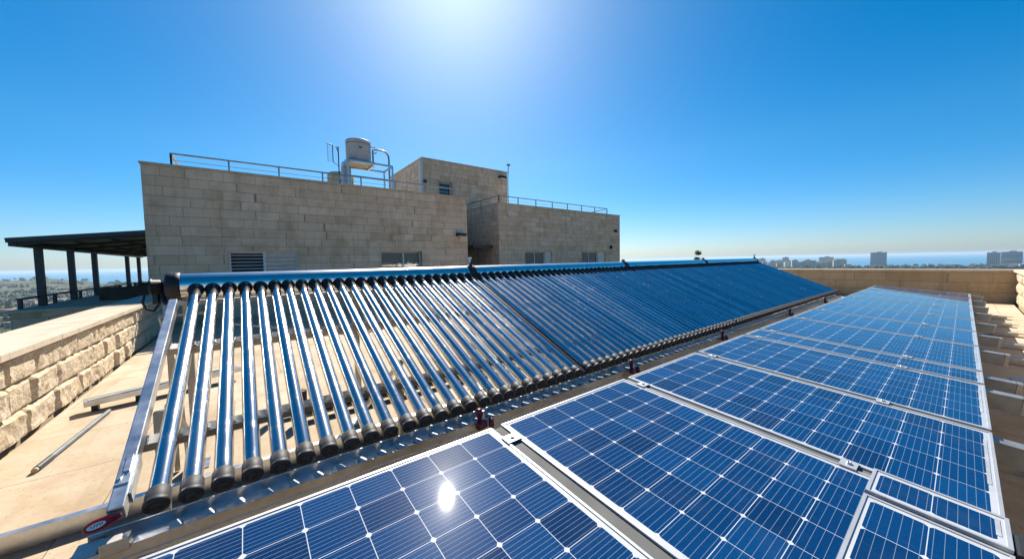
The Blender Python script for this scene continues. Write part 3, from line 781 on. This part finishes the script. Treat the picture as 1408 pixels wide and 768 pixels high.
# villages on the plain to the left
hp = None
for i in range(64):
    az = rnd.uniform(100.5, 111); r = 480 * (1 + rnd.random() ** 1.2 * 1.9); x, y = pol(az, r); z = ground_h(r, R(az))
    if hp is None:
        hp = empty('village_house', (x, y, z), 'small pale flat roofed house on the coastal plain', 'house', 'houses on the coastal plain')
        MB().box(x - 5, x + 5, y - 4.5, y + 4.5, z - 3, z + 5.5).build('wall', CF[1], hp)
        MB().box(x - 5.3, x + 5.3, y - 4.8, y + 4.8, z + 5.51, z + 6.1).build('roof', plain('terracotta_roof', (.36, .22, .15), .8), hp); o = hp
    else:
        o = copy_tree(hp); o.location = (x, y, z); o.rotation_euler.z = rnd.uniform(0, 3.1); s = rnd.uniform(.7, 1.5); o.scale = (s * rnd.uniform(.8, 1.5), s, s * rnd.uniform(.7, 1.1))

# ------------------------------------------------------------------ photovoltaic array
PT = R(4.8); n0 = Vector((0, -math.sin(PT), math.cos(PT)))
def pvz(y): return (-1. + y * math.sin(PT)) / math.cos(PT)
VL, VR = 1.50, -.125            # left and right edge of the array (y)
def make_panel(u0, u1, ncu, label, mat, v_hi=VL, v_lo=VR, ncv=11, lift=0., cv=.1435, name='solar_panel', grp='solar panels in the long row', hgt=.036):
    """module in its own frame: local x along the row, local y up the slope"""
    cs = math.cos(PT); L = (v_hi - v_lo) / cs; W = u1 - u0
    org = Vector((u0, v_lo, pvz(v_lo))) + n0 * lift
    t = empty(name, org, label, 'solar panel', grp, (PT, 0, 0))
    def lb(mb, nm, m, bevel=0):                      # children are built in local coordinates
        mm = MB(); mm.v = [v + org for v in mb.v]; mm.f = mb.f; mm.sm = mb.sm; mm.mi = mb.mi
        return mm.build(nm, m, t, bevel)
    f = .011
    fr = MB()
    for x0, x1, y0, y1 in ((0, W, 0, f), (0, W, L - f, L), (0, f, f, L - f), (W - f, W, f, L - f)): fr.box(x0, x1, y0, y1, -hgt, .0)
    if hgt > .02:
        for x0, x1, y0, y1 in ((f, W - f, f, .028), (f, W - f, L - .028, L - f)): fr.box(x0, x1, y0, y1, -hgt, -hgt + .002)
    lb(fr, 'frame', M['alu'])
    # laminate: cell field with a white margin round it, one sheet
    mgx = .022; cu = (W - 2 * f - 2 * mgx) / ncu
    ytop = L - f - .012; ybot = ytop - ncv * cv
    xa, xb = f + mgx, W - f - mgx
    zg = -.004
    X = [f, xa, xb, W - f]; Y = [f, ybot, ytop, L - f]
    g = MB(); vs = [(x, y, zg) for y in Y for x in X]; fs = []; mi = []
    for j in range(3):
        for i in range(3): fs.append((j * 4 + i, j * 4 + i + 1, (j + 1) * 4 + i + 1, (j + 1) * 4 + i)); mi.append(0 if (i == 1 and j == 1) else 1)
    g.add(vs, fs); g.mi = mi
    g.box(f, W - f, f, L - f, -.010, -.0065, 1)
    o = lb(g, 'cell_sheet', [mat, M['backsheet']])
    me = o.data; uvl = me.uv_layers[0]
    for p in me.polygons:
        for li in p.loop_indices:
            q = me.vertices[me.loops[li].vertex_index].co
            uvl.data[li].uv = ((q.x - xa) / cu, (q.y - ybot) / cv)
    st = MB(); st.box(W * .30, W * .86, f + .010, f + .022, zg + .0008, zg + .0016)
    lb(st, 'label_strip', M['pv_label'])
    if hgt < .02: return t
    jb = MB(); jb.box(W * .4, W * .6, L - .2, L - .1, -.032, -.0105); lb(jb, 'junction_box', M['rubber'])
    return t
US = [-.76, 1.02, 2.19, 3.31, 4.46, 4.94, 6.25, 7.40, 8.66, 10.1, 11.3, 12.6, 14.1]
WHERE = ['nearest solar panel catching the sun glint, with its near part outside the photo', 'second solar panel of the row, beside the nearest one and under the loose strips',
         'third solar panel of the row counted from the near end', 'fourth solar panel of the row, just before the narrow one', 'narrow half width solar panel in the middle of the row',
         'solar panel next beyond the narrow one', 'second solar panel beyond the narrow one', 'third solar panel beyond the narrow one', 'fifth solar panel from the far end of the row',
         'third solar panel from the far end of the row', 'second solar panel from the far end of the row', 'farthest solar panel, reflecting the brown parapet']
WHERE[8] = 'fourth solar panel from the far end of the row'
WHERE[7] = 'fifth solar panel from the far end of the row'
gaps = [.032, .027, .026, .022, .020, .020, .020, .020, .020, .020, .020, .020]
for i in range(12):
    u0, u1 = US[i], US[i + 1]
    g0 = .0 if i == 0 else gaps[i - 1]; g1 = gaps[i]
    n = 10 if i == 0 else max(2, round((u1 - u0) / .21))
    make_panel(u0 + g0, u1 - g1, n, WHERE[i], M['pv_wide'] if i == 0 else M['pv'])
# two loose narrow strips lying on the lower corner of the second panel
make_panel(1.02, 1.955, 4, 'loose narrow panel strip lying on the lower end of the second panel', M['pv'], .222, VR - .004, 2, .017, .150, 'panel_strip', 'loose strips on the second panel', .014)
make_panel(1.985, 2.215, 1, 'short loose panel piece lying across the seam beside the longer loose strip', M['pv'], .222, VR - .004, 2, .019, .150, 'panel_strip', 'loose strips on the second panel', .014)
# support rails under every seam, running down the slope and sticking out beyond the low edge
for i in range(13):
    u = US[i]
    y0, y1 = VR - .17, VL - .01
    t = empty('panel_rail', (u, y0, ZF), 'grey support rail under seam of the solar panels, its end sticking out over the paving', 'rail', 'support rails under the solar panels')
    a = Vector((u, y0, pvz(y0))) - n0 * .10; b = Vector((u, y1, pvz(y1))) - n0 * .10
    ro = MB().bar(a, b, .095, .12, n0).build('rail', M['rail_grey'], t)
    if 0 < i < 12:
        gw = gaps[i - 1] + (gaps[i] if i == 0 else gaps[i - 1]); gw = 2 * gaps[i - 1] - .004
        c_, d_ = Vector((u, VR + .005, pvz(VR + .005))) - n0 * .024, Vector((u, y1, pvz(y1))) - n0 * .024
        MB().bar(c_, d_, gw, .03, n0).build('gap_strip', M['gap'], ro)
    for y in (VR + .15, VL - .15):
        z = pvz(y) - .165
        MB().bar((u, y, ZF + .021), (u, y, z), .04, .04, (0, 1, 0)).build('leg', M['dull_steel'], t)
        MB().box(u - .09, u + .09, y - .12, y + .12, ZF, ZF + .02).build('foot', M['dull_steel'], t)
    MB().bar(a + Vector((0, -.002, 0)), a + Vector((0, -.03, -.003)), .097, .122, n0).build('end_cap', M['dull_steel'], t)
# mid clamps in the seams
for i in range(1, 12):
    for v in (1.36, .3):
        if i == 1 and v == .3: continue
        u = US[i]; p = Vector((u, v, pvz(v))) + n0 * .003
        t = empty('panel_clamp', p, 'small aluminium clamp bridging a seam between two solar panels', 'clamp', 'clamps in the panel seams', (PT, 0, 0))
        w_ = gaps[i - 1] + .012
        mb = MB(); mb.box(p.x - w_, p.x + w_, p.y - .03, p.y + .03, p.z - .001, p.z + .003); mb.build('clamp_plate', M['alu'], t)
        MB().lathe([(0, 0), (.010, 0), (.010, .008), (.004, .008), (.004, .003), (0, .003)], p + Vector((0, 0, .003)), seg=10).build('bolt', M['galv'], t)
# ballast blocks on the paving along the low edge
for i, u in enumerate((4.1, 5.7, 6.8, 8.1, 9.4, 10.7, 12.0, 13.3)):
    t = MB().box(u - .09, u + .09, -.62, -.36, ZF, ZF + .07).build('ballast_block', M['dull_steel'], None, .008)
    tag(t, 'flat grey ballast block on the paving in the shade beside the solar panels', 'block', 'ballast blocks beside the panels')
cb = empty('cable_connector', (2.1, -.17, -1.05), 'black cable connector hooked on the low edge of the second panel', 'connector')
MB().box(1.98, 2.12, -.25, -.132, -1.10, -1.0).build('housing', M['rubber'], cb, .012)
MB().tube([(2.08, -.25, -1.04), (2.2, -.33, -1.08), (2.4, -.42, -1.25), (2.7, -.47, -1.42), (3.4, -.5, -1.48)], .018).build('cable', M['rubber'], cb)
MB().lathe([(0, 0), (.03, 0), (.03, .05), (0, .05)], (2.05, -.30, -1.04), (0, 1, 0), 12).build('plug', M['black_metal'], cb)

# ------------------------------------------------------------------ evacuated tube collectors
TT = R(23.3); tc, tsn = math.cos(TT), math.sin(TT)
AX = Vector((0, tc, tsn)); NN = Vector((0, -tsn, tc))
B0 = Vector((0, 1.74, -.85)); LT = 1.80
MANY, MANZ, MANR = 3.44, -.128, .090
def tp(x, s, n=0.): return Vector((x, B0.y, B0.z)) + AX * s + NN * n
EDGES = [-.43, 2.02, 4.95, 7.85, 10.9]; PITCH = .0935
CLAB = ['nearest evacuated tube collector, its bright tubes spread wide and a black valve on its end', 'second evacuated tube collector from the near end, behind the first black strap',
        'third evacuated tube collector, between two black manifold straps', 'farthest evacuated tube collector ending near the sea wall']
# prototype tube, built once at x = 0
def proto_tube(parent):
    off = offset_of(parent)
    t = MB(); t.tube([tp(0, .05), tp(0, LT - .16)], .0318, 20); tb_ = t.build('glass_tube', M['tube'], parent)
    c = MB(); c.lathe([(0, -.002), (.022, -.002), (.034, .0), (.0362, .005), (.0362, .060), (.0330, .063), (.0325, .068)], tp(0, 0), AX, 20, 0)
    cap = c.build('end_cap', M['cap_grey'], tb_)
    e = MB(); e.lathe([(0, -.0055), (.016, -.0055), (.0165, -.0035), (.0215, -.0035), (.0225, -.0055), (.032, -.0045), (.0375, .0), (.0375, .018), (.0362, .018)], tp(0, 0), AX, 20, 0); e.build('cap_face', M['rubber'], tb_)
    s = MB(); s.lathe([(.0325, -.15), (.0345, -.145), (.0345, -.05), (.046, -.04), (.047, -.015), (.042, .0)], tp(0, LT - .02), AX, 18); s.build('collar', M['rubber'], tb_)
    return tb_
PT_TUBE = None
first_x = -.30
for ci in range(4):
    x0, x1 = EDGES[ci], EDGES[ci + 1]
    col = empty('tube_collector', ((x0 + x1) / 2, 1.74, ZF), CLAB[ci], 'solar collector', 'evacuated tube collectors in the row')
    offc = offset_of(col)
    a0, a1 = x0 + .012, x1 - .012
    mf = MB(); mf.tube([(a0, MANY, MANZ), (a1, MANY, MANZ)], MANR, 40); mf.build('manifold', M['chrome'], col)
    # black straps/caps on both ends
    for xx, d in ((a0, 1), (a1, -1)):
        e = MB(); rr = MANR + .008
        e.lathe([(0, -.02), (rr - .012, -.02), (rr, -.012), (rr, .03), (MANR + .001, .034)], (xx, MANY, MANZ), (d, 0, 0), 36); 
        o = e.build('end_ring', M['rubber'], col)
        if ci and d == 1 or (ci == 3 and d == -1):
            MB().box(xx - .018, xx + .018, MANY - .02, MANY + .02, MANZ + rr, MANZ + rr + .03).build('air_vent', M['black_metal'], o)
    if ci in (1, 3):
        xx = a0 - .01 if ci == 1 else a1
        v = MB(); v.tube([(xx, MANY, MANZ + MANR), (xx, MANY, MANZ + MANR + .075)], .013, 10); v.box(xx - .02, xx + .02, MANY - .02, MANY + .02, MANZ + MANR + .075, MANZ + MANR + .10)
        v.build('sensor_stub', M['galv'], col)
    # tubes
    xs = []; x = first_x if ci == 0 else x0 + .052
    while x < x1 - .04: xs.append(x); x += PITCH
    skip = -1
    for k, xx in enumerate(xs):
        if k == skip: continue
        if PT_TUBE is None:
            PT_TUBE = proto_tube(col); PT_TUBE.location = (xx, 0, 0); first = PT_TUBE
        else:
            o = PT_TUBE.copy(); COL.objects.link(o); o.parent = col
            # mesh of the prototype is relative to the first collector's root
            o.location = (xx + OFF0.x - offc.x + random.uniform(-.0025, .0025), 0, random.uniform(-.003, .003)); o.rotation_euler.z = random.uniform(-.0012, .0012)
            for ch in PT_TUBE.children:
                d = ch.copy(); COL.objects.link(d); d.parent = o; d.location = ch.location
        if PT_TUBE is not None and 'OFF0' not in globals(): OFF0 = offc.copy()
    # rafters of the frame: ends and the middle of each unit
    rl = [x0 + .02] if ci == 0 else [x0]
    if skip > 0: rl.append(xs[skip])
    if ci == 3: rl.append(x1 - .01)
    for k, xx in enumerate(rl):
        if ci == 0: continue
        MB().bar(tp(xx, .0, -.02), tp(xx, LT - .12, -.02), .035, .045, NN).build('rafter', M['black_metal'], col)
    # cross rails under the tubes
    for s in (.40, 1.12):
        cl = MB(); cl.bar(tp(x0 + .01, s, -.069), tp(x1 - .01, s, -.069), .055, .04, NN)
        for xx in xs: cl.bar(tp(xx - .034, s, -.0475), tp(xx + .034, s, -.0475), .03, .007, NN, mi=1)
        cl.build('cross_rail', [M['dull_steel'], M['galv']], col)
    # legs: rear posts and diagonal braces
    for xx in ([x0 + .06, (x0 + x1) / 2] + ([x1 - .06] if ci == 3 else [])):
        MB().bar((xx, 3.50, ZF + .012), (xx, 3.50, MANZ - MANR), .045, .045, (1, 0, 0)).build('leg', M['dull_steel'], col)
        MB().bar(tp(xx, .62, -.09), (xx, 2.30, ZF + .012), .04, .04, (1, 0, 0)).build('leg', M['dull_steel'], col)
        MB().bar((xx + .03, 3.49, ZF + .1), tp(xx + .03, .64, -.09), .03, .03, (1, 0, 0)).build('brace', M['dull_steel'], col)
        MB().box(xx - .07, xx + .07, 3.42, 3.58, ZF, ZF + .01).build('foot', M['galv'], col)
        MB().box(xx - .07, xx + .07, 2.22, 2.38, ZF, ZF + .01).build('foot', M['galv'], col)
    MB().bar((x0 + .05, 3.52, -.62), (x1 - .05, 3.52, -.62), .03, .04).build('tie_bar', M['dull_steel'], col)
    # manifold saddle rail
    MB().bar((x0 + .02, MANY + .03, MANZ - MANR - .035), (x1 - .02, MANY + .03, MANZ - MANR - .035), .09, .03).build('manifold_rail', M['dull_steel'], col)
    # bottom track: C profile with a blue-grey top and white clips
    zt = -.945; yf = 1.70
    tr = MB()
    tr.box(x0 - (.05 if ci == 0 else 0), x1, yf, yf + .006, zt - .075, zt + .012)
    tr.box(x0 - (.05 if ci == 0 else 0), x1, yf + .006, yf + .105, zt - .012, zt - .006)
    tr.box(x0 - (.05 if ci == 0 else 0), x1, yf - .012, yf, zt - .079, zt - .073)
    tr.box(x0 - (.05 if ci == 0 else 0), x1, yf - .006, yf - .0005, zt - .038, zt - .030)
    tr.box(x0 - (.05 if ci == 0 else 0), x1, yf + .105, yf + .111, zt - .06, zt + .03)
    tr.build('bottom_track', M['galv'], col)
    for k, xx in enumerate(xs):
        if k == 0: ck0 = MB().box(xx + .028, xx + .062, yf + .012, yf + .075, zt - .0055, zt + .004).build('track_clip', M['white_badge'], col)
        else:
            o = ck0.copy(); COL.objects.link(o); o.parent = col; o.location = (xx - xs[0], 0, 0)
    for xx in [x0 + .1 + k * (x1 - x0 - .2) / 2 for k in range(3)]:
        MB().bar((xx, yf + .055, ZF + .012), (xx, yf + .055, zt - .013), .045, .04, (1, 0, 0)).build('track_post', M['dull_steel'], col)
    if ci == 0:
        COL0 = col
        # galvanised side beam with a slotted bracket plate at its foot
        sbm = MB(); sbm.bar(tp(-.40, .02, -.005), tp(-.40, LT - .22, -.005), .042, .06, NN); bo = sbm.build('side_beam', M['galv'], col, .004)
        pl_ = MB(); pl_.bar(tp(-.40, .12, .0275), tp(-.40, .30, .0275), .036, .004, NN); pl_.bar(tp(-.395, .17, .033), tp(-.395, .25, .033), .016, .007, NN); pl_.bar(tp(-.41, .14, .032), tp(-.41, .22, .036), .010, .006, NN)
        pl_.build('bracket_plate', M['galv'], bo)
        kn = MB(); kn.bar(tp(-.375, .08, -.01), tp(-.375, .26, -.01), .006, .05, NN); kn.build('flange', M['galv'], bo)
        # black end cap and valve of the manifold
        ec = MB(); ec.lathe([(0, -.05), (MANR - .02, -.05), (MANR + .006, -.04), (MANR + .012, -.03), (MANR + .012, .0)], (a0, MANY, MANZ), (1, 0, 0), 36); ec.build('manifold_cap', M['rubber'], col)
        vx = a0 - .05
        vv = MB(); vv.lathe([(.022, 0), (.022, .012), (.034, .012), (.034, .02), (.046, .022), (.048, .062), (.055, .064), (.055, .076), (.03, .078), (0, .078)], (vx, MANY - .01, MANZ + .005), (-1, 0, 0), 22)
        va = vv.build('valve', M['rubber'], col)
        vk = MB(); vk.tube([(vx - .012, MANY, MANZ - .02), (vx - .010, MANY - .03, MANZ - .08), (vx + .005, MANY - .05, MANZ - .12)], .014, 8)
        vk.tube([(vx - .05, MANY, MANZ - .04), (vx - .047, MANY - .01, MANZ - .12)], .022, 10); vk.build('valve_lever', M['black_metal'], va)
        lp = MB(); lp.tube([(vx - .07, MANY, MANZ - .0), (vx - .10, MANY - .02, MANZ - .04), (vx - .112, MANY - .03, MANZ - .10), (vx - .095, MANY - .035, MANZ - .15), (vx - .06, MANY - .03, MANZ - .165), (vx - .035, MANY - .02, MANZ - .12)], .0085, 8); lp.build('valve_cable', M['rubber'], va)
        bk = MB(); bk.bar((-.47, 3.40, -.42), (-.47, 3.44, -.22), .03, .04); bk.bar((-.5, 3.36, -.33), (-.2, 3.42, -.33), .02, .02); bk.bar((-.45, 3.3, -.42), (-.48, 3.5, ZF + .01), .03, .02); bk.tube([(-.5, 3.4, -.34), (-.46, 3.42, -.6), (-.43, 3.45, -.9), (-.42, 3.5, ZF + .02)], .012)
        bk.build('end_bracket', M['dull_steel'], col)

# pipes and wires hanging under the first collector
t = empty('hanging_cable', (.5, 3.2, -.5), 'thin pale cable sagging behind the near tubes', 'cable')
MB().tube([(-.1, 3.3, -.42), (.3, 3.2, -.5), (.7, 3.15, -.60), (1.2, 3.15, -.55), (1.7, 3.2, -.42)], .008).build('cable', M['dull_steel'], t)

# red oval tag at the foot of the side beam
rt = empty('red_oval_handle', (-.43, 1.70, -.86), 'glossy red oval handle with a white badge at the foot of the side beam', 'handle')
c0 = Vector((-.425, 1.735, -.848)); K = .54; ux_ = Vector((1, .22, .10)).normalized(); vz_ = Vector((-.08, .55, .83)); vz_ = (vz_ - ux_ * vz_.dot(ux_)).normalized(); nz_ = ux_.cross(vz_).normalized()
if nz_.y > 0: nz_ = -nz_
def ov(a, b, d): return c0 + (ux_ * a + vz_ * b + nz_ * d) * K
def egg(t, k=1.0):
    a = .080 * math.cos(t); b = .030 * math.sin(t) * (1 - .35 * math.cos(t)); return a * k, b * k
def plate(mb, shape, d0, d1, N=40):
    f = [ov(*shape(2 * math.pi * i / N), d1) for i in range(N)]; b = [ov(*shape(2 * math.pi * i / N), d0) for i in range(N)]
    mb.add(f + b, [tuple(range(N)), tuple(range(2 * N - 1, N - 1, -1))] + [(i, N + i, N + (i + 1) % N, (i + 1) % N) for i in range(N)])
mb = MB(); plate(mb, lambda t: egg(t, 1.), -.010, .006); mb.build('handle_body', M['red'], rt, .003)
rim = MB(); rim.tube([ov(*egg(2 * math.pi * i / 40, .93), .007) for i in range(41)], .004, 8, False); rim.build('rim', M['red'], rt)
bd = MB(); plate(bd, lambda t: (-.028 + .040 * math.cos(t), .0175 * math.sin(t)), .0065, .0085); bo = bd.build('badge', M['white_badge'], rt)
ik = MB()
for k, (a, b, l) in enumerate(((-.05, .002, .008), (-.04, -.004, .010), (-.034, .005, .006), (-.026, 0, .012), (-.017, .004, .008), (-.012, -.004, .007), (-.005, .001, .009))):
    ik.bar(ov(a, b - l * .6, .0092), ov(a + .004, b + l * .6, .0092), .0022, .0007, nz_)
ik.build('lettering', M['ink'], bo)
hl = MB(); hl.bar(ov(.028, -.004, .008), ov(.062, .006, .008), .004, .003, nz_); hl.build('slot', M['maroon'], rt)
fb = MB(); fb.box(-.50, -.44, 1.71, 1.80, -1.02, -.93); fb.box(-.43, -.36, 1.69, 1.73, -.945, -.90); fb.build('foot_block', M['dull_steel'], rt, .004)

# maroon valve clamps on the track
for k, xx in enumerate((1.05, 2.55, 4.35, 6.9, 9.2)):
    t = empty('valve_clamp', (xx, 1.66, -.95), ['maroon valve clamp on the track of the nearest collector', 'maroon valve clamp on the track by the joint of the first two collectors', 'dark valve clamp on the track of the second collector', 'dark valve clamp on the track in front of the third collector', 'dark valve clamp on the track of the farthest collector'][k], 'valve', 'valve clamps along the track')
    MB().lathe([(0, -.03), (.02, -.03), (.024, -.02), (.024, .02), (.02, .03), (0, .03)], (xx - .02, 1.665, -.935), (1, .2, 0), 14).build('valve_body', M['maroon'], t)
    MB().lathe([(0, -.014), (.024, -.014), (.03, -.008), (.03, .008), (.024, .014), (0, .014)], (xx + .045, 1.66, -.94), (.8, -.6, .1), 16).build('hand_wheel', M['maroon'], t)
    MB().lathe([(.013, 0), (.013, .05), (.018, .05), (.018, .085), (0, .085)], (xx - .03, 1.67, -.925), (0, 0, 1), 12).build('knob', M['maroon'], t)
    MB().tube([(xx, 1.672, -.95), (xx, 1.675, -.86)], .007, 8).build('stem', M['galv'], t)
    MB().tube([(xx, 1.66, -.955), (xx + .01, 1.64, -1.03), (xx - .01, 1.62, -1.06)], .010, 8).build('pipe_stub', M['dull_steel'], t)

# ------------------------------------------------------------------ loose things on the paving
t = empty('base_rail', (-1.2, 3.07, ZF), 'long galvanised channel rail lying on the paving under the tubes', 'rail')
mb = MB(); mb.box(-1.66, 10.8, 3.05, 3.056, ZF + .002, ZF + .10); mb.box(-1.66, 10.8, 3.056, 3.10, ZF + .094, ZF + .10); mb.box(-1.66, 10.8, 3.056, 3.10, ZF + .002, ZF + .006)
mb.build('channel', M['galv'], t)
bl = MB()
for k in range(9): bl.lathe([(0, 0), (.010, 0), (.010, .008), (0, .009)], (-1.3 + k * 1.3, 3.08, ZF + .10), seg=8)
bl.build('bolt', M['dull_steel'], t)
t = empty('loose_pole', (-1.27, 4.8, ZF), 'grey steel pole with a dark end lying on the paving beside the parapet', 'pole')
MB().tube([(-1.315, 4.30, ZF + .024), (-1.225, 5.42, ZF + .022)], .019, 14).build('pole_tube', M['pole'], t)
MB().tube([(-1.325, 4.18, ZF + .024), (-1.308, 4.38, ZF + .022)], .021, 14).build('dark_sleeve', M['dark_paint'], t)
MB().tube([(-1.328, 4.155, ZF + .024), (-1.325, 4.18, ZF + .022)], .017, 14).build('pole_tip', M['beige_tank'], t)
t = empty('loose_channel', (-1.2, 5.75, ZF), 'short sheet metal channel resting on small feet on the paving left of the tubes', 'channel')
p0, p1 = Vector((-1.44, 5.60, ZF + .10)), Vector((-.15, 5.95, ZF + .13))
MB().bar(p0, p1, .16, .055).build('channel', M['galv'], t)
MB().bar(p0 + Vector((.04, -.03, .031)), p1 + Vector((-.2, .0, .031)), .05, .008).build('lip', M['dull_steel'], t)
for q in (.06, .3, .52, .9):
    p = p0.lerp(p1, q); MB().box(p.x - .025, p.x + .025, p.y - .03, p.y + .03, ZF, p.z - .03).build('foot', M['black_metal'], t)

for k, (y, r_, x0, x1) in enumerate(((3.86, .055, .35, 10.6), (4.06, .045, .15, 10.2))):  # invented pipes, black to stand in for shade on the paving between the tubes
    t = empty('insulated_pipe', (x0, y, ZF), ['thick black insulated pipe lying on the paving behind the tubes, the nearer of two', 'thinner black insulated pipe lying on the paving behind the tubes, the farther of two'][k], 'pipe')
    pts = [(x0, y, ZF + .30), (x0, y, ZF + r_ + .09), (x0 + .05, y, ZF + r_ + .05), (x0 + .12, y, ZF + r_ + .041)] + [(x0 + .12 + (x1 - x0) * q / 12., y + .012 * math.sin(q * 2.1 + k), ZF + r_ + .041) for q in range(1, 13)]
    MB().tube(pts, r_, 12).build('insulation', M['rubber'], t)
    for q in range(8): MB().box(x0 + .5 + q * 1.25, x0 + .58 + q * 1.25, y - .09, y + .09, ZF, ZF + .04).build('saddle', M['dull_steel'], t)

t = empty('track_cable', (-.3, 1.69, -1.02), 'thin black cable clipped along the bottom track with a slight sag', 'cable')
pts = [(-.35, 1.69, -1.0)] + [(-.3 + q * .28, 1.688, -1.035 - .012 * math.sin(q * 1.7) - .008 * math.sin(q * .6)) for q in range(1, 40)]
MB().tube(pts, .007, 6).build('cable', M['rubber'], t)
